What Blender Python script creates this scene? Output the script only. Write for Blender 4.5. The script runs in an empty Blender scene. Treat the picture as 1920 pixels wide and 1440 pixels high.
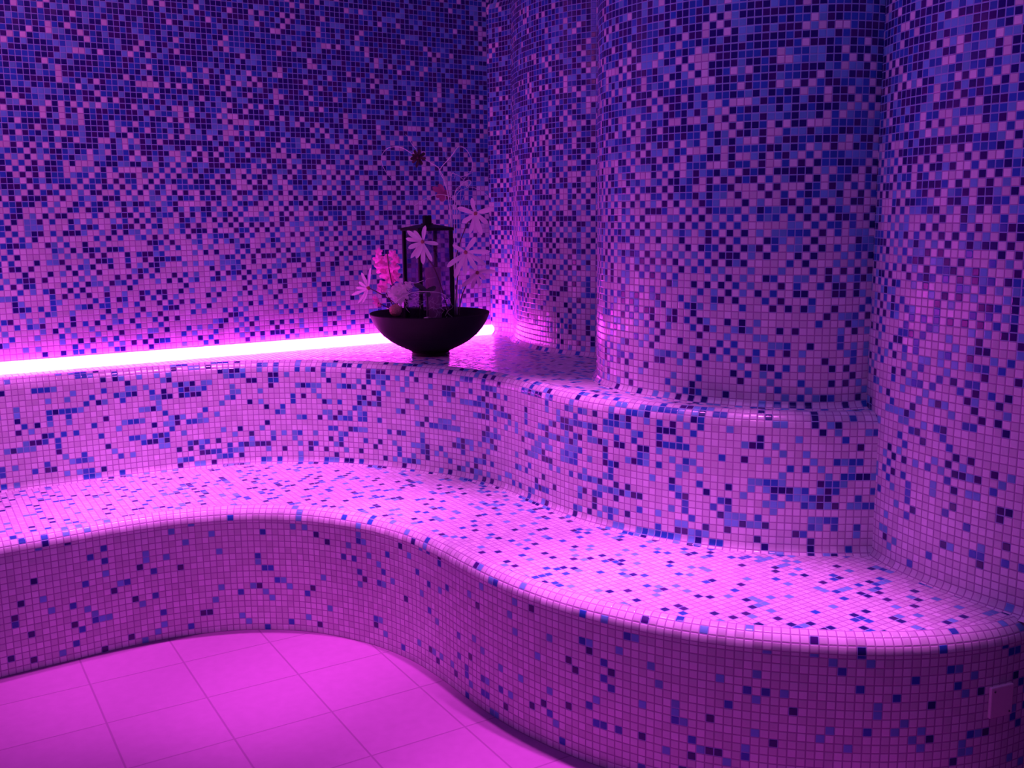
import bpy, bmesh, math, random
from mathutils import Vector, Matrix
random.seed(11)
SC = bpy.context.scene
C = bpy.context.collection
T = 0.0208                      # mosaic pitch in metres
ANG = math.radians(31.3)        # direction of the back wall in plan
E1 = Vector((math.cos(ANG), math.sin(ANG), 0)); E2 = Vector((math.sin(ANG), -math.cos(ANG), 0))

# ------------------------------------------------------------------ camera
F = 1880.0; PITCH = math.atan(320 / F); ROLL = -0.011; CAMZ = 1.375
fwd = Vector((0, math.cos(PITCH), -math.sin(PITCH))); rt = Vector((1, 0, 0)); up = rt.cross(fwd)
rt2 = rt * math.cos(ROLL) + up * math.sin(ROLL); up2 = -rt * math.sin(ROLL) + up * math.cos(ROLL)
cam = bpy.data.cameras.new('camera'); cam.sensor_width = 36; cam.lens = 36 * F / 1920
cam.clip_start = 0.02; cam.clip_end = 60
co = bpy.data.objects.new('camera', cam); C.objects.link(co)
M = Matrix((rt2, up2, -fwd)).transposed().to_4x4(); M.translation = Vector((0, 0, CAMZ)); co.matrix_world = M
SC.camera = co

def at(px, py, y):              # photo point at world depth y
    d = fwd + rt2 * ((px - 960) / F) + up2 * ((720 - py) / F)
    return d * (y / d.y) + Vector((0, 0, CAMZ))

# ------------------------------------------------------------------ object helpers
def obj(name, bm, mat, parent=None, smooth=True):
    me = bpy.data.meshes.new(name); bm.normal_update(); bm.to_mesh(me); bm.free()
    me.materials.append(mat)
    for p in me.polygons: p.use_smooth = smooth
    o = bpy.data.objects.new(name, me); C.objects.link(o)
    if parent: o.parent = parent; o.matrix_parent_inverse = parent.matrix_world.inverted()
    return o

def tag(o, label, cat, group=None):
    o['label'] = label; o['category'] = cat
    if group: o['group'] = group
    return o

def thing(name, label, cat, loc, group=None, rotz=0):
    o = bpy.data.objects.new(name, None); C.objects.link(o); o.empty_display_size = 0.05
    o.matrix_world = Matrix.Translation(loc) @ Matrix.Rotation(rotz, 4, 'Z')
    return tag(o, label, cat, group)

def struct(o):
    o['kind'] = 'structure'; return o

def autosmooth(o, deg=35):
    me = o.data
    bm = bmesh.new(); bm.from_mesh(me)
    for e in bm.edges:
        if len(e.link_faces) == 2: e.smooth = e.calc_face_angle(0) < math.radians(deg)
    bm.to_mesh(me); bm.free()
    return o

def add_box(bm, c, sx, sy, sz, rot=None, bevel=0):
    r = bmesh.ops.create_cube(bm, size=1)
    vs = r['verts']
    bmesh.ops.scale(bm, vec=(sx, sy, sz), verts=vs)
    if bevel:
        es = list({e for v in vs for e in v.link_edges})
        rb = bmesh.ops.bevel(bm, geom=es, offset=bevel, segments=2, profile=0.6, affect='EDGES')
        vs = list({v for f in rb['faces'] for v in f.verts} | {v for v in vs if v.is_valid})
    if rot: bmesh.ops.rotate(bm, cent=(0, 0, 0), matrix=rot, verts=vs)
    bmesh.ops.translate(bm, vec=c, verts=vs)
    return vs

def add_lathe(bm, prof, c, seg=64):
    rings = []
    for r, z in prof:
        if r < 1e-6: rings.append([bm.verts.new((c[0], c[1], c[2] + z))])
        else: rings.append([bm.verts.new((c[0] + r * math.cos(2 * math.pi * i / seg), c[1] + r * math.sin(2 * math.pi * i / seg), c[2] + z)) for i in range(seg)])
    for a, b in zip(rings, rings[1:]):
        for i in range(seg):
            j = (i + 1) % seg
            if len(a) == 1 and len(b) == 1: continue
            if len(a) == 1: bm.faces.new((a[0], b[i], b[j]))
            elif len(b) == 1: bm.faces.new((a[i], b[0], a[j]))
            else: bm.faces.new((a[i], b[i], b[j], a[j]))

def catmull(P, n=12):
    out = []
    P = [Vector(p) for p in P]
    Q = [P[0] * 2 - P[1]] + P + [P[-1] * 2 - P[-2]]
    for i in range(1, len(Q) - 2):
        a, b, c, d = Q[i - 1], Q[i], Q[i + 1], Q[i + 2]
        for k in range(n):
            t = k / n
            out.append(0.5 * (2 * b + (c - a) * t + (2 * a - 5 * b + 4 * c - d) * t * t + (3 * b - a - 3 * c + d) * t ** 3))
    out.append(P[-1]); return out

def add_tube(bm, pts, r0, r1=None, seg=6, smooth=6):
    r1 = r0 if r1 is None else r1
    P = catmull(pts, smooth) if smooth > 1 and len(pts) > 2 else [Vector(p) for p in pts]
    n = len(P); prev = None
    up_ = Vector((0.31, -0.9, 0.2)).normalized()
    for i, p in enumerate(P):
        t = (P[min(i + 1, n - 1)] - P[max(i - 1, 0)]).normalized()
        a = t.cross(up_); a = a.normalized() if a.length > 1e-4 else t.orthogonal().normalized()
        b = t.cross(a); r = r0 + (r1 - r0) * i / (n - 1)
        ring = [bm.verts.new(p + (a * math.cos(2 * math.pi * k / seg) + b * math.sin(2 * math.pi * k / seg)) * r) for k in range(seg)]
        if prev:
            for k in range(seg): bm.faces.new((prev[k], prev[(k + 1) % seg], ring[(k + 1) % seg], ring[k]))
        else: bm.faces.new(list(reversed(ring)))
        prev = ring
    bm.faces.new(prev)

# ------------------------------------------------------------------ materials
class NT:
    def __init__(s, name):
        s.m = bpy.data.materials.new(name); s.m.use_nodes = True
        s.t = s.m.node_tree; s.t.nodes.clear()
        s.out = s.n('ShaderNodeOutputMaterial')
    def n(s, t, **kw):
        nd = s.t.nodes.new(t)
        for k, v in kw.items(): setattr(nd, k, v)
        return nd
    def put(s, sock, v):
        if hasattr(v, 'is_output'): s.t.links.new(v, sock)
        elif v is not None: sock.default_value = v
    def math(s, op, a, b=None, c=None):
        nd = s.n('ShaderNodeMath', operation=op)
        for i, v in enumerate((a, b, c)):
            if v is not None: s.put(nd.inputs[i], v)
        return nd.outputs[0]
    def vm(s, op, a, b=None, sc=None):
        nd = s.n('ShaderNodeVectorMath', operation=op)
        s.put(nd.inputs[0], a)
        if b is not None: s.put(nd.inputs[1], b)
        if sc is not None: s.put(nd.inputs['Scale'], sc)
        return nd.outputs[1] if op in ('LENGTH', 'DOT_PRODUCT') else nd.outputs[0]
    def mix(s, fac, a, b):
        nd = s.n('ShaderNodeMix', data_type='RGBA')
        s.put(nd.inputs[0], fac); s.put(nd.inputs[6], a); s.put(nd.inputs[7], b)
        return nd.outputs[2]
    def ramp(s, fac, stops):
        nd = s.n('ShaderNodeValToRGB'); e = nd.color_ramp.elements
        while len(e) < len(stops): e.new(0.5)
        for i, (p, v) in enumerate(stops):
            e[i].position = p; e[i].color = (v, v, v, 1) if not isinstance(v, tuple) else (*v, 1)
        s.put(nd.inputs[0], fac); return nd.outputs[0]
    def principled(s, **kw):
        nd = s.n('ShaderNodeBsdfPrincipled')
        for k, v in kw.items(): s.put(nd.inputs[k], v)
        s.t.links.new(nd.outputs[0], s.out.inputs[0]); return nd

WHITE = (0.83, 0.78, 0.84, 1); LIGHT = (0.17, 0.48, 0.76, 1); MID = (0.032, 0.14, 0.52, 1); NAVY = (0.024, 0.015, 0.20, 1); PLUM = (0.055, 0.01, 0.17, 1)
GROUT = (0.32, 0.43, 0.70, 1); GROUT_PALE = (0.46, 0.26, 0.50, 1)

def mosaic(name, white=None, dark=0.2, seed=0.0, runs=0.0):
    """Glass mosaic: random white, sky, mid blue and navy tesserae. white=None makes the mix change with height."""
    s = NT(name)
    uv = s.n('ShaderNodeUVMap', uv_map='UVMap').outputs[0]
    geo = s.n('ShaderNodeNewGeometry')
    cell = s.vm('FLOOR', uv); fr = s.vm('FRACTION', uv)
    def noise(k):
        nd = s.n('ShaderNodeTexWhiteNoise', noise_dimensions='3D')
        s.put(nd.inputs[0], s.vm('ADD', cell, (0.37, 0.61, seed + k * 7.3 + 0.5)))
        return nd.outputs
    n1, n2, n3 = noise(1), noise(2), noise(3)
    sx = s.n('ShaderNodeSeparateXYZ'); s.put(sx.inputs[0], fr)
    ex = s.math('SUBTRACT', 0.5, s.math('ABSOLUTE', s.math('SUBTRACT', sx.outputs[0], 0.5)))
    ey = s.math('SUBTRACT', 0.5, s.math('ABSOLUTE', s.math('SUBTRACT', sx.outputs[1], 0.5)))
    e = s.math('SMOOTH_MIN', ex, ey, 0.06)
    isg = s.math('LESS_THAN', e, 0.070)
    if white is None:
        ps = s.n('ShaderNodeSeparateXYZ'); s.put(ps.inputs[0], geo.outputs['Position'])
        zz = s.math('DIVIDE', s.math('ADD', ps.outputs[2], s.math('MULTIPLY', s.math('SUBTRACT', 0.5, sx.outputs[1]), T)), 2.7)   # height of the piece's middle
        w = s.ramp(zz, [(.0, .93), (.16, .90), (.24, .83), (.305, .74), (.37, .66), (.433, .56), (.51, .43), (.62, .22), (.72, .09), (1, .06)])
        dk = s.ramp(zz, [(.0, .2), (.30, .28), (.42, .38), (.55, .50), (.75, .56), (1, .58)])
        md = s.ramp(zz, [(.0, .50), (.30, .58), (.50, .77), (.75, .85), (1, .87)])
    else: w, dk, md = white, dark, dark + 0.33
    if white is None:           # pale pieces tend to sit corner to corner
        cs = s.n('ShaderNodeSeparateXYZ'); s.put(cs.inputs[0], cell)
        par = s.math('FLOORED_MODULO', s.math('ADD', cs.outputs[0], cs.outputs[1]), 2.0)
        amp = s.math('MULTIPLY', s.math('MINIMUM', w, s.math('SUBTRACT', 1.0, w)), 0.62)
        w = s.math('ADD', w, s.math('MULTIPLY', amp, s.math('MULTIPLY_ADD', par, 2.0, -1.0)))
    elif runs:                  # coloured pieces laid in short horizontal runs
        rn = s.n('ShaderNodeTexWhiteNoise', noise_dimensions='3D')
        cs = s.n('ShaderNodeSeparateXYZ'); s.put(cs.inputs[0], cell)
        rr = s.n('ShaderNodeTexWhiteNoise', noise_dimensions='1D'); s.put(rr.inputs['W'], s.math('ADD', cs.outputs[1], 0.5))
        gx = s.math('FLOOR', s.math('DIVIDE', s.math('ADD', cs.outputs[0], s.math('MULTIPLY', rr.outputs[0], 40)), 4.0))
        cv_ = s.n('ShaderNodeCombineXYZ'); s.put(cv_.inputs[0], s.math('ADD', gx, .5)); s.put(cv_.inputs[1], s.math('ADD', cs.outputs[1], .5)); cv_.inputs[2].default_value = seed + .5
        s.put(rn.inputs[0], cv_.outputs[0])
        w = s.math('SUBTRACT', white, s.math('MULTIPLY', s.math('LESS_THAN', rn.outputs[0], runs), 0.62))
    blue = s.mix(s.math('LESS_THAN', n2[0], md), LIGHT, MID)
    nav = s.mix(s.math('GREATER_THAN', n3[0], 0.6), NAVY, PLUM)
    blue = s.mix(s.math('LESS_THAN', n2[0], dk), blue, nav)
    isw = s.math('LESS_THAN', n1[0], w)
    col = s.mix(isw, blue, WHITE)
    grout = s.mix(isw, GROUT, GROUT_PALE)
    # small tone change from piece to piece
    hs = s.n('ShaderNodeHueSaturation'); s.put(hs.inputs['Color'], col)
    s.put(hs.inputs['Value'], s.math('MULTIPLY_ADD', n3[0], 0.3, 0.82))
    fin = s.mix(isg, hs.outputs[0], grout)
    rough = s.math('MULTIPLY_ADD', isg, 0.5, s.math('MULTIPLY_ADD', n2[0], 0.10, 0.16))
    jit = s.vm('SCALE', s.vm('SUBTRACT', n3[1], (0.5, 0.5, 0.5)), sc=0.07)
    nrm = s.vm('NORMALIZE', s.vm('ADD', geo.outputs['Normal'], jit))
    hgt = s.n('ShaderNodeMapRange', interpolation_type='SMOOTHSTEP')
    s.put(hgt.inputs[0], e); hgt.inputs[1].default_value = 0.03; hgt.inputs[2].default_value = 0.15
    bp = s.n('ShaderNodeBump'); bp.inputs['Strength'].default_value = 0.5; bp.inputs['Distance'].default_value = 0.0012
    s.put(bp.inputs['Height'], hgt.outputs[0]); s.put(bp.inputs['Normal'], nrm)
    s.principled(**{'Base Color': fin, 'Roughness': rough, 'Normal': bp.outputs[0], 'IOR': 1.5})
    return s.m

def plain(name, col, rough=0.5, metallic=0.0, noise=0.12, scale=60, bump=0.0, trans=0.0, spec=0.5):
    s = NT(name)
    tc = s.n('ShaderNodeTexCoord').outputs['Object']
    nz = s.n('ShaderNodeTexNoise'); nz.inputs['Scale'].default_value = scale; nz.inputs['Detail'].default_value = 4
    s.put(nz.inputs[0], tc)
    dk = tuple(c * (1 - noise) for c in col); lt = tuple(min(1, c * (1 + noise)) for c in col)
    c = s.mix(nz.outputs[0], (*dk, 1), (*lt, 1))
    kw = {'Base Color': c, 'Roughness': rough, 'Metallic': metallic, 'Specular IOR Level': spec}
    if bump:
        bp = s.n('ShaderNodeBump'); bp.inputs['Strength'].default_value = bump; bp.inputs['Distance'].default_value = 0.003
        s.put(bp.inputs['Height'], nz.outputs[0]); kw['Normal'] = bp.outputs[0]
    p = s.principled(**kw)
    if trans:
        tl = s.n('ShaderNodeBsdfTranslucent'); s.put(tl.inputs[0], c)
        mx = s.n('ShaderNodeMixShader'); mx.inputs[0].default_value = trans
        s.t.links.new(p.outputs[0], mx.inputs[1]); s.t.links.new(tl.outputs[0], mx.inputs[2]); s.t.links.new(mx.outputs[0], s.out.inputs[0])
    return s.m

def floor_material():
    s = NT('floor_tile')
    uv = s.n('ShaderNodeUVMap', uv_map='UVMap').outputs[0]
    cell = s.vm('FLOOR', uv); fr = s.vm('FRACTION', uv)
    sx = s.n('ShaderNodeSeparateXYZ'); s.put(sx.inputs[0], fr)
    ex = s.math('SUBTRACT', 0.5, s.math('ABSOLUTE', s.math('SUBTRACT', sx.outputs[0], 0.5)))
    ey = s.math('SUBTRACT', 0.5, s.math('ABSOLUTE', s.math('SUBTRACT', sx.outputs[1], 0.5)))
    e = s.math('MINIMUM', ex, ey)
    wn = s.n('ShaderNodeTexWhiteNoise', noise_dimensions='3D'); s.put(wn.inputs[0], s.vm('ADD', cell, (.5, .5, .5)))
    nz = s.n('ShaderNodeTexNoise'); nz.inputs['Scale'].default_value = 9; nz.inputs['Detail'].default_value = 6; s.put(nz.inputs[0], uv)
    base = s.mix(nz.outputs[0], (0.31, 0.105, 0.30, 1), (0.38, 0.135, 0.37, 1))
    base = s.mix(s.math('MULTIPLY', wn.outputs[0], 0.16), base, (0.24, 0.08, 0.25, 1))
    g = s.n('ShaderNodeMapRange', interpolation_type='SMOOTHSTEP'); s.put(g.inputs[0], e)
    g.inputs[1].default_value = 0.004; g.inputs[2].default_value = 0.014
    col = s.mix(g.outputs[0], (0.235, 0.072, 0.235, 1), base)
    bp = s.n('ShaderNodeBump'); bp.inputs['Strength'].default_value = 0.3; bp.inputs['Distance'].default_value = 0.002
    s.put(bp.inputs['Height'], g.outputs[0])
    s.principled(**{'Base Color': col, 'Roughness': 0.55, 'Normal': bp.outputs[0]})
    return s.m

def led_material():
    s = NT('led_diffuser')
    tc = s.n('ShaderNodeTexCoord').outputs['Object']
    nz = s.n('ShaderNodeTexNoise'); nz.inputs['Scale'].default_value = 30; s.put(nz.inputs[0], tc)
    em = s.n('ShaderNodeEmission'); em.inputs[0].default_value = (1.0, 0.05, 0.93, 1)
    s.put(em.inputs[1], s.math('MULTIPLY_ADD', nz.outputs[0], 2.0, LED_POWER))
    s.t.links.new(em.outputs[0], s.out.inputs[0]); return s.m

def glass_material():
    s = NT('lantern_glass')
    tr = s.n('ShaderNodeBsdfTransparent'); tr.inputs[0].default_value = (0.76, 0.70, 0.84, 1)
    gl = s.n('ShaderNodeBsdfGlossy'); gl.inputs['Roughness'].default_value = 0.05
    tc = s.n('ShaderNodeTexCoord').outputs['Object']
    nz = s.n('ShaderNodeTexNoise'); nz.inputs['Scale'].default_value = 25; s.put(nz.inputs[0], tc)
    mx = s.n('ShaderNodeMixShader'); s.put(mx.inputs[0], s.math('MULTIPLY_ADD', nz.outputs[0], 0.06, 0.05))
    s.t.links.new(tr.outputs[0], mx.inputs[1]); s.t.links.new(gl.outputs[0], mx.inputs[2]); s.t.links.new(mx.outputs[0], s.out.inputs[0])
    return s.m

LED_POWER = 22.0
M_WALL = mosaic('mosaic_wall', seed=1.0)
M_WALL2 = mosaic('mosaic_curved_wall', seed=31.0)
M_RISE2 = mosaic('mosaic_upper_riser', white=.83, dark=.26, seed=3.0, runs=.20)
M_TOP2 = mosaic('mosaic_upper_seat', white=.70, dark=.25, seed=5.0)
M_RISE1 = mosaic('mosaic_lower_riser', white=.905, dark=.22, seed=9.0)
M_TOP1 = mosaic('mosaic_lower_seat', white=.84, dark=.28, seed=7.0)
M_NOSE1 = mosaic('mosaic_lower_edge', white=.92, dark=.12, seed=8.0)
M_FLOOR = floor_material()
M_LED = led_material()
M_GLASS = glass_material()
M_BLACK = plain('black_metal', (0.012, 0.011, 0.016), 0.45, 0.6)
M_BOWL = plain('dark_bowl', (0.010, 0.006, 0.010), 0.65, 0.0, 0.3, 40, 0.25, 0, 0.25)
M_BOWLIN = M_BOWL
M_PETAL = plain('pale_petal', (0.95, 0.82, 0.88), 0.6, 0, 0.04, 90, 0.1, 0.35)
M_PINK = plain('pink_petal', (0.95, 0.30, 0.62), 0.6, 0, 0.15, 120, 0.2, 0.6)
M_DUSK = plain('dull_pink_petal', (0.42, 0.10, 0.26), 0.7, 0, 0.2, 90, 0.2, 0.3)
M_DARKF = plain('dark_maroon_petal', (0.05, 0.006, 0.03), 0.8, 0, 0.3, 90, 0.2)
M_HEART = plain('flower_heart', (0.42, 0.16, 0.14), 0.8, 0, 0.3, 300, 0.6)
M_STEM = plain('brown_stem', (0.09, 0.035, 0.05), 0.8, 0, 0.3, 80)
M_TWIG = plain('bleached_twig', (0.85, 0.74, 0.84), 0.7, 0, 0.25, 80)
M_LEAF = plain('dark_leaf', (0.02, 0.03, 0.04), 0.6, 0, 0.3, 80)
M_BALL = plain('seed_ball', (0.55, 0.25, 0.22), 0.9, 0, 0.5, 260, 0.9)
M_MOSS = plain('dark_moss', (0.03, 0.022, 0.05), 0.95, 0, 0.5, 160, 1.0)
M_PEBBLE = plain('pale_pebble', (0.75, 0.60, 0.62), 0.5)
M_CANDLE = plain('candle_wax', (0.80, 0.50, 0.56), 0.55, 0, 0.05, 30, 0, 0.2)
M_PLATE = plain('pink_white_plastic', (0.92, 0.74, 0.80), 0.45, 0, 0.04, 50)
M_SCREW = plain('screw_metal', (0.20, 0.15, 0.2), 0.4, 0.8)

# ------------------------------------------------------------------ plan curves (x, y in metres)
H1, H2 = 0.425, 0.825
RISER1 = [(-3.3, 1.72), (-2.6, 2.13), (-2.1, 2.47), (-1.8, 2.68), (-1.55, 2.868), (-1.4, 2.972), (-1.27, 3.062), (-1.12, 3.142), (-.95, 3.19), (-.8, 3.193), (-.65, 3.162), (-.47, 3.072),
          (-.325, 2.948), (-.22, 2.815), (-.14, 2.695), (-.06, 2.585), (.03, 2.48), (.16, 2.362), (.3, 2.27), (.43, 2.205), (.6, 2.152), (.8, 2.122), (.96, 2.128), (1.1, 2.16), (1.2, 2.205), (1.26, 2.24)]
RISER2 = [(-3.6, 2.22), (-2.9, 2.72), (-2.3, 3.12), (-1.85, 3.41), (-1.56, 3.57), (-1.29, 3.71), (-1.13, 3.778), (-.97, 3.808), (-.76, 3.80), (-.53, 3.737), (-.3, 3.625), (-.12, 3.49), (-.01, 3.36),
          (.07, 3.23), (.155, 3.10), (.25, 2.985), (.38, 2.87), (.53, 2.775), (.68, 2.715), (.85, 2.685), (.98, 2.68), (1.03, 2.682), (1.08, 2.69)]
WALLB = [(-.10, 4.62), (.004, 4.50), (.012, 4.40), (.03, 4.27), (.065, 4.15), (.12, 4.03), (.19, 3.935), (.27, 3.865), (.36, 3.815), (.47, 3.79)]
WALLC = [(.62, 3.98), (.48, 3.84), (.37, 3.66), (.305, 3.48), (.287, 3.36), (.288, 3.25), (.308, 3.16), (.36, 3.06), (.435, 2.97), (.52, 2.89), (.63, 2.82), (.74, 2.775), (.85, 2.752), (.93, 2.757), (1.01, 2.785), (1.1, 2.84), (1.2, 2.93)]
WALLD = [(1.02, 3.0), (1.003, 2.85), (.998, 2.74), (1.002, 2.66), (1.018, 2.58), (1.047, 2.50), (1.082, 2.425), (1.125, 2.35), (1.175, 2.275), (1.24, 2.19), (1.33, 2.09), (1.46, 1.98), (1.65, 1.86), (1.9, 1.75)]

def curve(P, step=T / 2):
    D = catmull([(x, y, 0) for x, y in P], 16)
    L = [0]
    for a, b in zip(D, D[1:]): L.append(L[-1] + (b - a).length)
    n = max(2, int(round(L[-1] / step))); out = []; k = 0
    for i in range(n + 1):
        s_ = L[-1] * i / n
        while k < len(L) - 2 and L[k + 1] < s_: k += 1
        t = (s_ - L[k]) / max(1e-9, L[k + 1] - L[k])
        out.append((D[k].lerp(D[k + 1], t), s_))
    return out

def normals(cv):
    """unit normal on the right-hand side of the walking direction (towards the room when walking left to right)"""
    ns = []
    for i in range(len(cv)):
        t = cv[min(i + 1, len(cv) - 1)][0] - cv[max(i - 1, 0)][0]
        ns.append(Vector((t.y, -t.x, 0)).normalized())
    return ns

def sweep(name, cv, prof, mat, parent=None, warp=None):
    """prof: list of (offset towards the room, z). UV in tile units along the curve and along the profile."""
    bm = bmesh.new(); uvl = bm.loops.layers.uv.new('UVMap')
    ns = normals(cv); vl = [0]
    for a, b in zip(prof, prof[1:]): vl.append(vl[-1] + math.hypot(b[0] - a[0], b[1] - a[1]))
    G = []
    for (p, s_), n in zip(cv, ns):
        row = []
        for (o, z) in prof:
            q = p + n * o + Vector((0, 0, z))
            if warp: q = warp(q, s_)
            row.append(bm.verts.new(q))
        G.append(row)
    for i in range(len(cv) - 1):
        for j in range(len(prof) - 1):
            f = bm.faces.new((G[i][j], G[i + 1][j], G[i + 1][j + 1], G[i][j + 1]))
            for lp, (a, b) in zip(f.loops, ((i, j), (i + 1, j), (i + 1, j + 1), (i, j + 1))):
                lp[uvl].uv = (cv[a][1] / T, vl[b] / T)
    return obj(name, bm, mat, parent)

def plan_uv(p, pitch=T, org=(0, 0)):
    q = Vector((p.x - org[0], p.y - org[1], 0))
    return (q.dot(E1) / pitch, q.dot(E2) / pitch)

def slab(name, outline, z, mat, parent=None, pitch=T, org=(0, 0)):
    bm = bmesh.new(); uvl = bm.loops.layers.uv.new('UVMap')
    vs = [bm.verts.new((p.x, p.y, z)) for p in outline]
    es = [bm.edges.new((vs[i], vs[(i + 1) % len(vs)])) for i in range(len(vs))]
    bmesh.ops.triangle_fill(bm, edges=es, use_beauty=True, normal=(0, 0, 1))
    for f in bm.faces:
        if f.normal.z < 0: f.normal_flip()
        for lp in f.loops: lp[uvl].uv = plan_uv(lp.vert.co, pitch, org)
    return obj(name, bm, mat, parent, smooth=False)

def wall_profile(z0, z1, cove=0.03, dz=0.1):
    P = []
    for k in range(5):
        a = math.pi / 2 * k / 4
        P.append((cove * (1 - math.sin(a)), z0 + cove * (1 - math.cos(a))))
    z = z0 + cove
    while z < z1 - dz: z += dz; P.append((0, z))
    P.append((0, z1)); return P

# ------------------------------------------------------------------ setting
# floor
bm = bmesh.new(); uvl = bm.loops.layers.uv.new('UVMap')
fv = [bm.verts.new(v) for v in ((-4.2, -1.2, 0), (2.6, -1.2, 0), (2.6, 5.2, 0), (-4.2, 5.2, 0))]
f = bm.faces.new(fv)
for lp in f.loops: lp[uvl].uv = plan_uv(lp.vert.co, 0.275, (-1.037, 2.951))
struct(obj('floor', bm, M_FLOOR, smooth=False))

# back wall: straight, along E1
WB0 = Vector((-.03, 4.652, 0))
ZT = 2.75
bw = [(WB0 + E1 * (-4.3 + i * 0.1), i * 0.1) for i in range(46)]
struct(sweep('wall_back', bw, [(0, 0)] + [(0, k * 0.05) for k in range(1, 56)], M_WALL))

cB = curve(WALLB)
def dome(q, s_):
    if q.z > 2.235 and s_ < 0.9:
        k = min(1.0, (q.z - 2.235) / 0.25)
        w = 1 - s_ / 0.9
        q = q + Vector((0.20, 0.05, 0)) * (k * k) * w
    return q
struct(sweep('wall_corner', cB, wall_profile(H2 - 0.004, ZT, 0.035, 0.05), M_WALL2, warp=dome))
cC = curve(WALLC); struct(sweep('wall_middle', cC, wall_profile(H2 - 0.004, ZT, 0.03, 0.1), M_WALL2))
cD = curve(WALLD); struct(sweep('wall_right', cD, wall_profile(H1 - 0.004, ZT, 0.03, 0.1), M_WALL2))
# narrow pilaster in the corner
bm = bmesh.new(); uvl = bm.loops.layers.uv.new('UVMap')
pa, pb, pc = Vector((-.062, 4.64, 0)), Vector((-.056, 4.614, 0)), Vector((.012, 4.528, 0))
zt = 2.235; zb = H2
loop = [pa, pb, pc, Vector((.06, 4.62, 0)), Vector((.0, 4.66, 0))]
lo = [bm.verts.new((p.x, p.y, zb)) for p in loop]; hi = [bm.verts.new((p.x, p.y, zt)) for p in loop]
ac = 0
for i in range(len(loop)):
    j = (i + 1) % len(loop); L = (loop[j] - loop[i]).length
    f = bm.faces.new((lo[i], lo[j], hi[j], hi[i]))
    for lp, w in zip(f.loops, ((ac, zb), (ac + L, zb), (ac + L, zt), (ac, zt))): lp[uvl].uv = (w[0] / T, w[1] / T)
    ac += L
f = bm.faces.new(hi)
for lp in f.loops: lp[uvl].uv = plan_uv(lp.vert.co)
struct(obj('trim_1', bm, M_WALL2, smooth=False))

# ------------------------------------------------------------------ benches
def nosing_profile(h, r, n=8):
    return [(-r + r * math.cos(math.pi / 2 * k / n), h - r + r * math.sin(math.pi / 2 * k / n)) for k in range(n + 1)]

def bench(pts, h, zfoot, cove, r, back, mats, label, loc):
    cv = curve(pts); ns = normals(cv)
    root = thing('tiled_bench', label, 'bench', loc)
    rp = []
    if cove:
        for k in range(5):
            a = math.pi / 2 * k / 4
            rp.append((cove * (1 - math.sin(a)), zfoot + cove * (1 - math.cos(a))))
    else: rp.append((0, zfoot))
    z = rp[-1][1]
    while z < h - r - 0.06: z += 0.05; rp.append((0, z))
    rp.append((0, h - r))
    sweep('riser', cv, rp, mats[0], root)
    sweep('rounded_edge', cv, nosing_profile(h, r), mats[1], root)
    inset = [p + n * (-r) for (p, s_), n in zip(cv, ns)]
    slab('seat', inset + back, h, mats[2], root)
    return root

V = lambda x, y: Vector((x, y, 0))
c2 = curve(RISER2); n2_ = normals(c2)
back1 = [p - n * 0.02 for (p, s_), n in reversed(list(zip(c2, n2_)))]
bench(RISER1, H1, 0.0, 0, 0.042, back1, (M_RISE1, M_NOSE1, M_TOP1), 'lower curved bench with pale mosaic seat and dark shaded front above the floor', (0, 2.6, 0))
nC, nB = normals(cC), normals(cB)
back2 = [p - n * .008 for (p, s_), n in reversed(list(zip(cC, nC))) if p.x < 1.09 and p.y < 3.78][::2]
back2 += [p - n * .008 for (p, s_), n in reversed(list(zip(cB, nB))) if p.x < .43][::2]
back2 += [WB0 + E1 * s_ for s_ in (-.02, -.3, -1, -2, -3, -4.05)]
bench(RISER2, H2, H1 - 0.002, 0.025, 0.042, back2, (M_RISE2, M_RISE2, M_TOP2), 'upper curved bench against the wall carrying the bowl arrangement', (0, 3.4, H1))

# ------------------------------------------------------------------ LED line along the foot of the back wall
root = thing('led_strip', 'glowing white pink light strip along the foot of the back wall', 'light strip', WB0 + E1 * -1.5 + Vector((0, 0, H2)))
a0, a1 = -4.05, -.034
prof = [(0.002, 0.002), (0.024, 0.002), (0.025, 0.014), (0.023, 0.027), (0.018, 0.037), (0.011, 0.043), (0.002, 0.045)]
bm = bmesh.new(); prev = None
for s_ in (a0, a1):
    ring = [bm.verts.new(WB0 + E1 * s_ + E2 * o + Vector((0, 0, H2 + z))) for o, z in prof]
    if prev:
        for k in range(len(prof)): bm.faces.new((prev[k], ring[k], ring[(k + 1) % len(prof)], prev[(k + 1) % len(prof)]))
        bm.faces.new(list(reversed(ring)))
    else: bm.faces.new(ring)
    prev = ring
bmesh.ops.recalc_face_normals(bm, faces=bm.faces)
obj('diffuser', bm, M_LED, root, smooth=False)

# ------------------------------------------------------------------ bowl
BC = Vector((-.322, 3.955, H2))
root = thing('bowl', 'wide dark bowl on the upper bench holding flowers and a lantern', 'bowl', BC)
bm = bmesh.new()
outer = [(.078, .018), (.105, .030), (.130, .042), (.157, .058), (.188, .084), (.210, .110), (.224, .133), (.234, .158), (.2365, .166), (.234, .169)]
inner = [(.229, .165), (.218, .136), (.196, .102), (.165, .073), (.12, .050), (.06, .040), (0, .038)]
add_lathe(bm, [(0, .016)] + outer + inner, BC, 96); bmesh.ops.recalc_face_normals(bm, faces=bm.faces)
autosmooth(obj('basin', bm, M_BOWL, root))
bm = bmesh.new(); add_lathe(bm, [(0, .0005), (.074, .0005), (.077, .003), (.073, .012), (.080, .020), (0, .020)], BC, 64); bmesh.ops.recalc_face_normals(bm, faces=bm.faces)
autosmooth(obj('foot', bm, M_BOWL, root))

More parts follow.
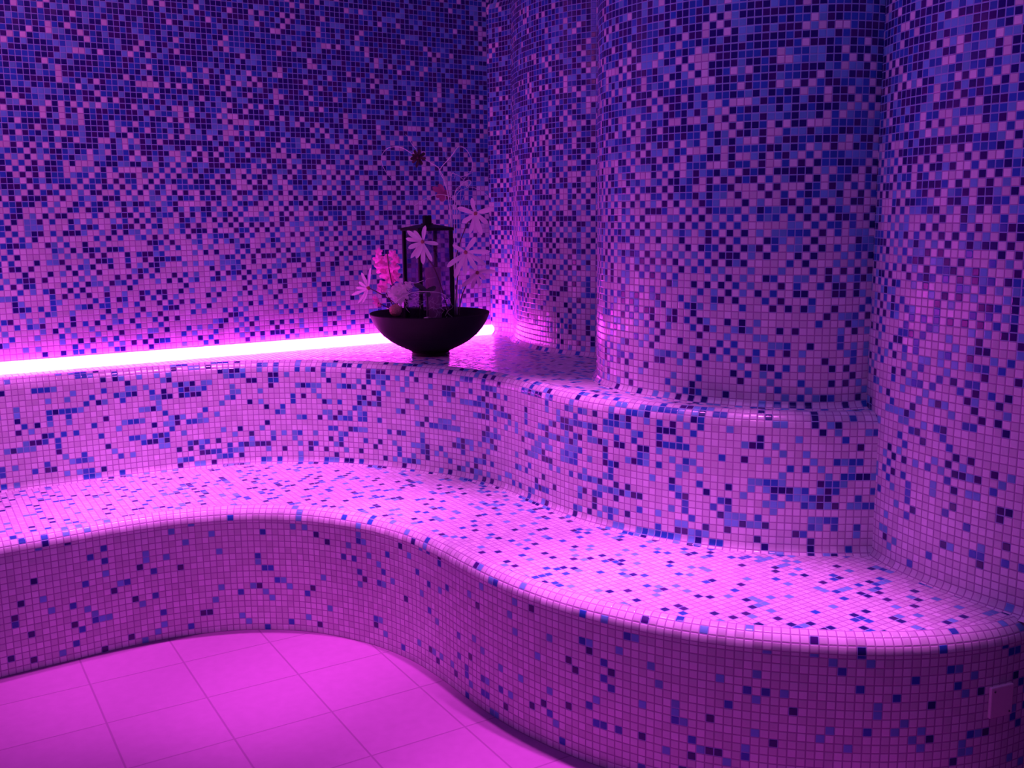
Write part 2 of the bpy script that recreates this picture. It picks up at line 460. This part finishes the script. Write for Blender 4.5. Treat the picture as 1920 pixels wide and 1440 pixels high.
# moss filling the bowl
bm = bmesh.new()
N = 26; G = {}
for i in range(N + 1):
    for j in range(48):
        r = 0.185 * i / N; a = 2 * math.pi * j / 48
        z = .088 + .022 * math.cos(r / .185 * math.pi / 2) + (random.random() - .5) * .014 * (1 if i else 0)
        if i == N: z = .080
        G[i, j] = bm.verts.new((BC.x + r * math.cos(a), BC.y + r * math.sin(a), H2 + z)) if i or j == 0 else G[0, 0]
for i in range(N):
    for j in range(48):
        k = (j + 1) % 48
        if i == 0: bm.faces.new((G[0, 0], G[1, j], G[1, k]))
        else: bm.faces.new((G[i, j], G[i + 1, j], G[i + 1, k], G[i, k]))
o = obj('moss', bm, M_MOSS); tag(o, 'dark moss filling the bowl around the lantern foot', 'moss'); o['kind'] = 'stuff'

# ------------------------------------------------------------------ lantern
S = 0.146; LZ = H2 + .118
LC = Vector((-.324, 3.957, LZ))
RZ = Matrix.Rotation(ANG, 3, 'Z')
root = thing('lantern', 'black square lantern with glass panes and a square knob standing in the bowl', 'lantern', LC)
topz = 1.318 - LZ
def lp(x, y, z): return LC + RZ @ Vector((x, y, 0)) + Vector((0, 0, z))
bm = bmesh.new(); add_box(bm, lp(0, 0, .007), S + .008, S + .008, .014, RZ, .002); obj('base', bm, M_BLACK, root, False)
h = S / 2 - .005
for sx, sy in ((-1, -1), (1, -1), (1, 1), (-1, 1)):
    bm = bmesh.new(); add_box(bm, lp(sx * h, sy * h, topz / 2 + .005), .0125, .0125, topz - .008, RZ, .001); obj('post', bm, M_BLACK, root, False)
bm = bmesh.new()
add_box(bm, lp(0, 0, topz), S + .012, S + .012, .012, RZ, .002)
# low hipped cap
q = [lp(sx * S * .5, sy * S * .5, topz + .006) for sx, sy in ((-1, -1), (1, -1), (1, 1), (-1, 1))]
q2 = [lp(sx * .024, sy * .024, topz + .018) for sx, sy in ((-1, -1), (1, -1), (1, 1), (-1, 1))]
qa = [bm.verts.new(v) for v in q]; qb = [bm.verts.new(v) for v in q2]
for i in range(4): bm.faces.new((qa[i], qa[(i + 1) % 4], qb[(i + 1) % 4], qb[i]))
bm.faces.new(qb); obj('roof', bm, M_BLACK, root, False)
bm = bmesh.new(); add_box(bm, lp(0, 0, topz + .034), .030, .022, .036, RZ, .003); add_box(bm, lp(0, 0, topz + .018), .040, .032, .008, RZ, .002); obj('knob', bm, M_BLACK, root, False)
for k in range(4):
    d = (Vector((0, -1)), Vector((1, 0)), Vector((0, 1)), Vector((-1, 0)))[k]
    bm = bmesh.new(); sx, sy = (S - .024, .002) if d.x == 0 else (.002, S - .024)
    add_box(bm, lp(d.x * h, d.y * h, topz / 2 + .004), sx, sy, topz - .022, RZ); obj('glass_pane', bm, M_GLASS, root, False)

# candle standing inside the lantern
CCc = lp(.018, -.006, .0142)
root = thing('candle', 'thick pale pink candle inside the black lantern', 'candle', CCc)
bm = bmesh.new(); add_lathe(bm, [(0, 0), (.030, 0), (.031, .003), (.031, .205), (.028, .211), (.020, .207), (0, .204)], CCc, 40); bmesh.ops.recalc_face_normals(bm, faces=bm.faces)
autosmooth(obj('wax', bm, M_CANDLE, root))
bm = bmesh.new(); add_tube(bm, [CCc + Vector((0, 0, .203)), CCc + Vector((.001, 0, .215)), CCc + Vector((.003, 0, .222))], .0012); obj('wick', bm, M_STEM, root)

# ------------------------------------------------------------------ flowers
def petal_mesh(c, tip, w, bend, curl=0.25, seg=10):
    """strap petal from flower heart c to tip; bend lifts the middle towards the viewer side, edges cupped"""
    bm = bmesh.new(); ax = tip - c; L = ax.length; ax.normalize()
    nrm = (Vector((0, -1, 0)) - ax * ax.dot(Vector((0, -1, 0))))
    nrm = nrm.normalized() if nrm.length > 1e-3 else Vector((0, 0, 1))
    sd = ax.cross(nrm); rows = []
    for i in range(seg + 1):
        t = i / seg
        ww = w * (0.22 + 0.78 * math.sin(math.pi * min(1, t * .62 + .1)) ** 1.2) * math.sqrt(max(0.0, 1 - max(0, (t - .72) / .28) ** 2)) * 0.5
        if i == seg: ww = w * .04
        p = c + ax * (L * t) + nrm * (bend * L * math.sin(math.pi * t))
        row = []
        for k in (-1, -.5, 0, .5, 1):
            row.append(bm.verts.new(p + sd * (ww * k) + nrm * (curl * ww * (k * k) - 0.05 * ww * (1 - abs(k))) + sd * (.06 * w * math.sin(t * 5 + w * 900))))
        rows.append(row)
    for a, b in zip(rows, rows[1:]):
        for k in range(4): bm.faces.new((a[k], a[k + 1], b[k + 1], b[k]))
    return bm

def ball(bm, c, r, sub=2, squash=(1, 1, 1), rough=0.0):
    res = bmesh.ops.create_icosphere(bm, subdivisions=sub, radius=r)
    for v in res['verts']:
        v.co = Vector((v.co.x * squash[0], v.co.y * squash[1], v.co.z * squash[2])) * (1 + (random.random() - .5) * rough)
    bmesh.ops.translate(bm, vec=c, verts=res['verts'])

def star_flower(label, centre, tips, y, w, stem_pts, petal_mat=M_PETAL, heart_mat=M_HEART, group=None, name='magnolia_stem', leaves=(), stem_mat=M_STEM, fwdtip=0.0, cat='flower'):
    base = at(*stem_pts[-1])
    root = thing(name, label, cat, base, group)
    c = at(centre[0], centre[1], y)
    for i, t in enumerate(tips):
        dy = fwdtip + (-.012, .008, -.004, .014)[i % 4]
        tp = at(t[0], t[1], y + dy)
        ww = w * (0.85 + 0.3 * random.random())
        obj('petal', petal_mesh(c + (tp - c) * .08, tp, ww, (.10, -.05, .06, .12)[i % 4]), petal_mat, root)
    bm = bmesh.new(); ball(bm, c + Vector((0, -.002, 0)), .0075, 2, (1, 1, 1), .35); obj('flower_heart', bm, heart_mat, root)
    bm = bmesh.new(); add_tube(bm, [c + Vector((0, .004, 0))] + [at(*p) for p in stem_pts], .0016, .0022); obj('stem', bm, stem_mat, root)
    for (p0, p1, lw) in leaves:
        obj('leaf', petal_mesh(at(*p0), at(*p1), lw, .08), M_LEAF, root)
    return root

star_flower('pale star-shaped magnolia blossom in front of the lantern roof', (792.5, 453),
            [(797.6, 422.7), (775.8, 432.4), (763, 433), (761, 447), (765.5, 466), (770, 484), (781, 485), (794, 496), (810, 491), (822, 458)], 3.80, .0165,
            [(800, 480, 3.825), (815, 505, 3.83), (828, 540, 3.85), (842, 588, 3.87)])
star_flower('highest pale magnolia blossom, right of the lantern knob', (891.6, 400),
            [(884, 371), (857, 390), (925.5, 390), (915, 419), (903, 441), (880, 439), (866, 419), (893, 434)], 3.86, .0185,
            [(876, 420, 3.90), (858, 470, 3.93), (852, 520, 3.94), (850, 590, 3.95)])
star_flower('large pale magnolia blossom right of the lantern, second from top', (873, 473),
            [(848.6, 459), (891.6, 444), (919, 471), (912, 497), (895, 506), (872, 516), (838, 501), (852, 522)], 3.82, .0185,
            [(862, 500, 3.86), (856, 540, 3.89), (854, 590, 3.92)])
star_flower('lowest pale magnolia blossom drooping at the right above the bowl rim', (895, 511),
            [(879, 505), (881, 523), (866, 538), (884, 541), (899, 538), (910, 524), (930, 508), (912, 503)], 3.90, .0155,
            [(880, 525, 3.93), (866, 555, 3.94), (860, 592, 3.95)])
star_flower('pale side-on magnolia blossom leaning out left of the bowl', (691, 540),
            [(677.7, 511), (694, 502), (672.4, 529), (667.5, 540), (659, 554), (671, 569), (680, 568), (684, 520)], 3.90, .0105,
            [(704, 546, 3.915), (722, 556, 3.93), (744, 572, 3.94), (760, 594, 3.95)])
star_flower('dark maroon spiky flower high on a curly twig above the lantern', (784, 295),
            [(772, 290), (776, 281), (787, 279), (797, 287), (799, 298), (792, 309), (781, 315), (773, 306), (769, 298)], 3.90, .012,
            [(797.5, 299, 3.91), (819, 312, 3.92), (824.6, 319, 3.92), (837, 349, 3.925), (848, 440, 3.935), (850, 588, 3.96)], M_DARKF, M_DARKF, name='dried_flower', stem_mat=M_TWIG)
star_flower('dull pink flower with broad petals above the lantern roof', (834, 365),
            [(811, 350), (823, 345), (839, 357), (842, 372), (827, 378), (817, 368)], 3.97, .021,
            [(842, 380, 3.975), (846, 450, 3.98), (847, 588, 3.98)], M_DUSK, M_DUSK, name='silk_flower')

# ruffled pink blossoms
def ruffle(bm, c, r, facing, seg=30):
    f_ = facing.normalized(); a = f_.orthogonal().normalized(); b = f_.cross(a)
    ph = random.random() * 6
    rings = [[bm.verts.new(c)]]
    for i in range(1, 6):
        t = i / 5; ring = []
        for k in range(seg):
            th = 2 * math.pi * k / seg
            rr = r * t * (1 + .20 * math.cos(5 * th + ph) * t)
            ring.append(bm.verts.new(c + (a * math.cos(th) + b * math.sin(th)) * rr + f_ * (r * (.35 * t * t + .16 * t * math.sin(7 * th + ph * 2) * t))))
        rings.append(ring)
    for i in range(5):
        A, B = rings[i], rings[i + 1]
        for k in range(seg):
            j = (k + 1) % seg
            if len(A) == 1: bm.faces.new((A[0], B[k], B[j]))
            else: bm.faces.new((A[k], B[k], B[j], A[j]))

def raceme(label, name, blossoms, y, stem_pts, mat, cat='flower'):
    root = thing(name, label, cat, at(*stem_pts[-1]))
    for (px, py, rp) in blossoms:
        dy = (random.random() - .5) * .03
        c = at(px, py, y + dy); bm = bmesh.new()
        ruffle(bm, c, rp * y / F, Vector((random.uniform(-.5, .5), -1, random.uniform(-.3, .5))))
        obj('blossom', bm, mat, root)
    bm = bmesh.new(); add_tube(bm, [at(*p) for p in stem_pts], .0016, .0024); obj('stem', bm, M_STEM, root)
    return root

sc = 1 / 8.47
raceme('bright pink ruffled orchid spray standing left of the lantern', 'orchid_spray',
       [(650 + x * sc, 450 + yy * sc, r * sc) for x, yy, r in ((510, 190, 55), (500, 310, 75), (725, 235, 68), (790, 335, 72), (545, 440, 105), (740, 450, 95), (610, 550, 95), (770, 580, 85), (620, 320, 80), (700, 640, 70))], 3.92,
       [(726, 471, 3.90), (729, 500, 3.90), (734, 527, 3.905), (742, 560, 3.92), (752, 594, 3.94)], M_PINK)
raceme('small coral pink blossom low between the orchid spray and the left magnolia', 'small_blossom', [(717, 535, 9), (713, 541, 7), (721, 543, 6)], 3.90, [(718, 538, 3.905), (730, 560, 3.92), (748, 594, 3.94)], M_PINK)
raceme('tiny pink blossom just above the left rim of the bowl', 'small_blossom', [(707, 566, 7), (703, 560, 5), (711, 571, 5)], 3.87, [(709, 568, 3.875), (730, 578, 3.90), (752, 594, 3.94)], M_PINK)
raceme('pale ruffled blossom cluster behind the round seed ball', 'pale_blossom_cluster', [(744, 548, 12), (754, 541, 10), (736, 551, 9), (748, 560, 10), (764, 536, 8), (757, 553, 9)], 3.89, [(748, 556, 3.90), (752, 575, 3.91), (758, 595, 3.94)], M_PETAL)

# seed ball
sb = at(741.5, 582, 3.84)
bm = bmesh.new(); ball(bm, sb, .0235, 4, (1, 1, 1), .09)
tag(obj('seed_ball', bm, M_BALL), 'round rusty orange seed ball on the front left rim of the bowl', 'seed ball')
bm = bmesh.new(); ball(bm, at(799, 596.5, 3.80), .006, 3, (1.5, 1, .8), .05)
tag(obj('pebble', bm, M_PEBBLE), 'small pale pebble in the bowl below the lantern', 'pebble')

# dark leaf sprig tied in front of the lantern
root = thing('leaf_sprig', 'dark leaf sprig crossing in front of the lantern panes', 'leaves', at(803, 590, 3.83))
for p0, p1, w in (((800, 544), (776, 531), .020), ((800, 545), (818, 538), .019), ((801, 547), (806, 556), .018), ((799, 546), (786, 549), .014)):
    obj('leaf', petal_mesh(at(p0[0], p0[1], 3.815), at(p1[0], p1[1], 3.81), w, .1), M_LEAF, root)
bm = bmesh.new(); add_tube(bm, [at(800, 545, 3.815), at(802, 565, 3.825), at(803, 592, 3.83)], .0016); obj('stem', bm, M_LEAF, root)

# curly bleached twigs
def twig(label, pts, r0=.0019, r1=.0009, side=()):
    root = thing('curly_twig', label, 'twig', at(*pts[0]), None)
    bm = bmesh.new(); add_tube(bm, [at(*p) for p in pts], r0, r1, 6, 6); obj('stalk', bm, M_TWIG, root)
    for sp in side:
        bm = bmesh.new(); add_tube(bm, [at(*p) for p in sp], r1 * 1.3, r1 * .7, 5, 6); obj('branch', bm, M_TWIG, root)

twig('pale twig arching in a high loop right of the dark flower', [(847, 590, 3.955), (846, 470, 3.945), (842, 380, 3.93), (833, 340, 3.92), (825, 319, 3.915), (843.5, 296, 3.91), (855.7, 279.5, 3.905), (863, 274, 3.905), (874.7, 281, 3.91), (884, 298, 3.915), (885.5, 311, 3.92), (881, 324, 3.925), (865, 332, 3.93)],
     side=[[(843.5, 296, 3.91), (836.8, 297, 3.915), (835, 285, 3.92), (827, 274, 3.92)], [(843.5, 296, 3.91), (849, 290, 3.90), (854, 284, 3.9)]])
twig('pale twig curling left in a wide arc from the dark flower', [(776, 291, 3.905), (766, 284, 3.905), (758, 279, 3.91), (745, 275, 3.915), (727, 278, 3.92), (716, 291, 3.925), (715.6, 304, 3.93), (722, 320, 3.935), (732.5, 333, 3.94)], .0014, .0007,
     side=[[(781, 280, 3.905), (772, 270, 3.91), (766, 258, 3.915), (759.6, 251, 3.92)]])
twig('pale twig curling out to the right above the highest magnolia', [(853, 590, 3.94), (852, 480, 3.93), (852, 390, 3.915), (854, 359, 3.91), (866, 346, 3.905), (873, 340, 3.90), (881, 338, 3.90), (882, 345, 3.905), (874, 350, 3.91), (889.6, 352, 3.915), (910, 363, 3.92), (923, 375, 3.93)],
     side=[[(854, 359, 3.91), (862, 352, 3.90), (868, 340, 3.895), (872, 333, 3.89)], [(853, 370, 3.91), (862, 358, 3.915), (876, 352, 3.92), (884, 342, 3.925)]])
twig('pale twig reaching left over the lantern roof', [(857, 590, 3.95), (857, 460, 3.94), (856, 400, 3.93), (853, 375, 3.925), (835, 366, 3.92), (815, 366, 3.915), (795, 374, 3.91), (776, 386, 3.91)],
     side=[[(835, 366, 3.92), (834, 376, 3.915), (826, 381, 3.91)], [(853, 380, 3.925), (848, 386, 3.92), (842, 382, 3.92)]])
twig('straight pale twig with a small hooked tip beside the dull pink flower', [(850, 590, 3.97), (848, 480, 3.965), (846, 400, 3.955), (844, 348, 3.945), (847.6, 325, 3.94), (853, 327, 3.935), (851, 336, 3.93)],
     side=[[(847.6, 325, 3.94), (860, 329, 3.945), (869, 336, 3.95), (878, 328, 3.955), (888, 322, 3.96)]])
twig('thin pale twig with fine offshoots behind the two right magnolias', [(861, 590, 3.97), (863, 480, 3.97), (862, 400, 3.965), (863, 370, 3.96), (866, 352, 3.955)], .0015, .0007,
     side=[[(863, 385, 3.96), (870, 366, 3.955), (876, 358, 3.95)], [(862, 410, 3.96), (856, 388, 3.95), (857, 362, 3.945)]])

# loose fibre nest
bm = bmesh.new()
def fibre(pts, r=.0007): add_tube(bm, [at(*p) for p in pts], r, r * .8, 4, 5)
fibre([(742, 566, 3.83), (765, 551, 3.80), (786, 547, 3.79), (805, 547, 3.79), (824, 549, 3.80), (839, 557, 3.82), (848, 574, 3.85)], .0011)
fibre([(748, 548, 3.83), (767, 531, 3.81), (780, 530.6, 3.80), (794, 525.6, 3.80)], .0009)
for k in range(46):
    x0 = random.gauss(760, 13); y0 = random.gauss(556, 12); a = random.random() * 6.3; d = 3.85 + random.uniform(-.03, .05)
    pts = []
    for i in range(4):
        pts.append((x0, y0, d)); x0 += 8 * math.cos(a); y0 += 6 * math.sin(a); a += random.uniform(-.9, .9); d += random.uniform(-.008, .008)
    fibre(pts, .0005)
for k in range(26):
    x0 = random.uniform(800, 848); y0 = random.uniform(562, 596); a = random.random() * 6.3; d = 3.83 + random.uniform(-.02, .05)
    pts = []
    for i in range(4):
        pts.append((x0, y0, d)); x0 += 7 * math.cos(a); y0 += 5 * math.sin(a); a += random.uniform(-.9, .9)
    fibre(pts, .0004)
o = obj('fibre_nest', bm, M_TWIG); tag(o, 'nest of thin pale fibres around the lantern above the bowl', 'fibre'); o['kind'] = 'stuff'

# ------------------------------------------------------------------ cover plate on the lower bench front
c1 = curve(RISER1); n1_ = normals(c1)
i = min(range(len(c1)), key=lambda k: abs(c1[k][0].x - 1.122))
pp, nn = c1[i][0], n1_[i]
zc = at(1887, 1312, pp.y).z
rot = Matrix((Vector((-nn.y, nn.x, 0)), -nn, Vector((0, 0, 1)))).transposed()
pc_ = pp + nn * .004 + Vector((0, 0, zc))
root = thing('cover_plate', 'small square pink-white cover plate low on the right end of the lower bench', 'cover plate', pp + Vector((0, 0, zc)))
bm = bmesh.new(); add_box(bm, pc_, .068, .009, .076, rot, .003); obj('plate', bm, M_PLATE, root, False)
for sx in (-1, 1):
    bm = bmesh.new()
    res = bmesh.ops.create_cone(bm, cap_ends=True, segments=16, radius1=.0028, radius2=.0022, depth=.002)
    bmesh.ops.rotate(bm, cent=(0, 0, 0), matrix=Matrix.Rotation(math.pi / 2, 3, 'X'), verts=res['verts'])
    bmesh.ops.rotate(bm, cent=(0, 0, 0), matrix=rot, verts=res['verts'])
    bmesh.ops.translate(bm, vec=pc_ + nn * .005 + rot @ Vector((-sx * .024, 0, sx * .028)), verts=res['verts'])
    obj('screw', bm, M_SCREW, root, False)

# ------------------------------------------------------------------ light
def spot(name, loc, target, power, col, size=80, blend=0.6, radius=0.04):
    l = bpy.data.lights.new(name, 'SPOT'); l.energy = power; l.color = col; l.spot_size = math.radians(size); l.spot_blend = blend; l.shadow_soft_size = radius
    o = bpy.data.objects.new(name, l); C.objects.link(o); o.location = loc
    o.rotation_euler = (Vector(target) - Vector(loc)).to_track_quat('-Z', 'Y').to_euler(); return o
MAG = (1.0, 0.155, 0.95)
spot('ceiling_spot', (-2.15, 2.72, 2.75), (-2.0, 2.85, 0), 230, MAG, 66, 0.9)
spot('ceiling_spot', (-1.0, 3.36, 2.75), (-.93, 3.22, 0), 360, MAG, 42, 0.8)
spot('ceiling_spot', (-.05, 2.85, 2.75), (-.12, 2.74, 0), 270, MAG, 40, 0.8)
spot('ceiling_spot', (.54, 2.42, 2.75), (.40, 2.19, .4), 320, MAG, 38, 0.8)
def area(name, loc, target, power, col, sx, sy):
    l = bpy.data.lights.new(name, 'AREA'); l.shape = 'RECTANGLE'; l.size = sx; l.size_y = sy; l.energy = power; l.color = col
    o = bpy.data.objects.new(name, l); C.objects.link(o); o.location = loc
    o.rotation_euler = (Vector(target) - Vector(loc)).to_track_quat('-Z', 'Y').to_euler(); return o
side = area('side_fill', (-2.7, 2.0, 2.6), (-2.05, 3.5, 2.15), 5.5, (1.0, 0.14, 0.85), 1.0, .8); side.data.spread = math.radians(75)  # added fill without a fixture, brings magenta onto the upper left wall
w = bpy.data.worlds.new('world'); SC.world = w; w.use_nodes = True
bg = w.node_tree.nodes['Background']; bg.inputs[0].default_value = (0.50, 0.07, 0.75, 1); bg.inputs[1].default_value = 0.06
area('overhead_fill', (-.2, 1.7, 3.0), (.1, 2.2, 0), 17, (0.47, 0.16, 0.94), 1.8, 1.4)  # added soft violet fill from above, lifts the curved walls

SC.view_settings.view_transform = 'Standard'; SC.view_settings.look = 'None'; SC.view_settings.exposure = 0
SC.cycles.use_denoising = True
SC.cycles.max_bounces = 6; SC.cycles.diffuse_bounces = 3; SC.cycles.sample_clamp_indirect = 6
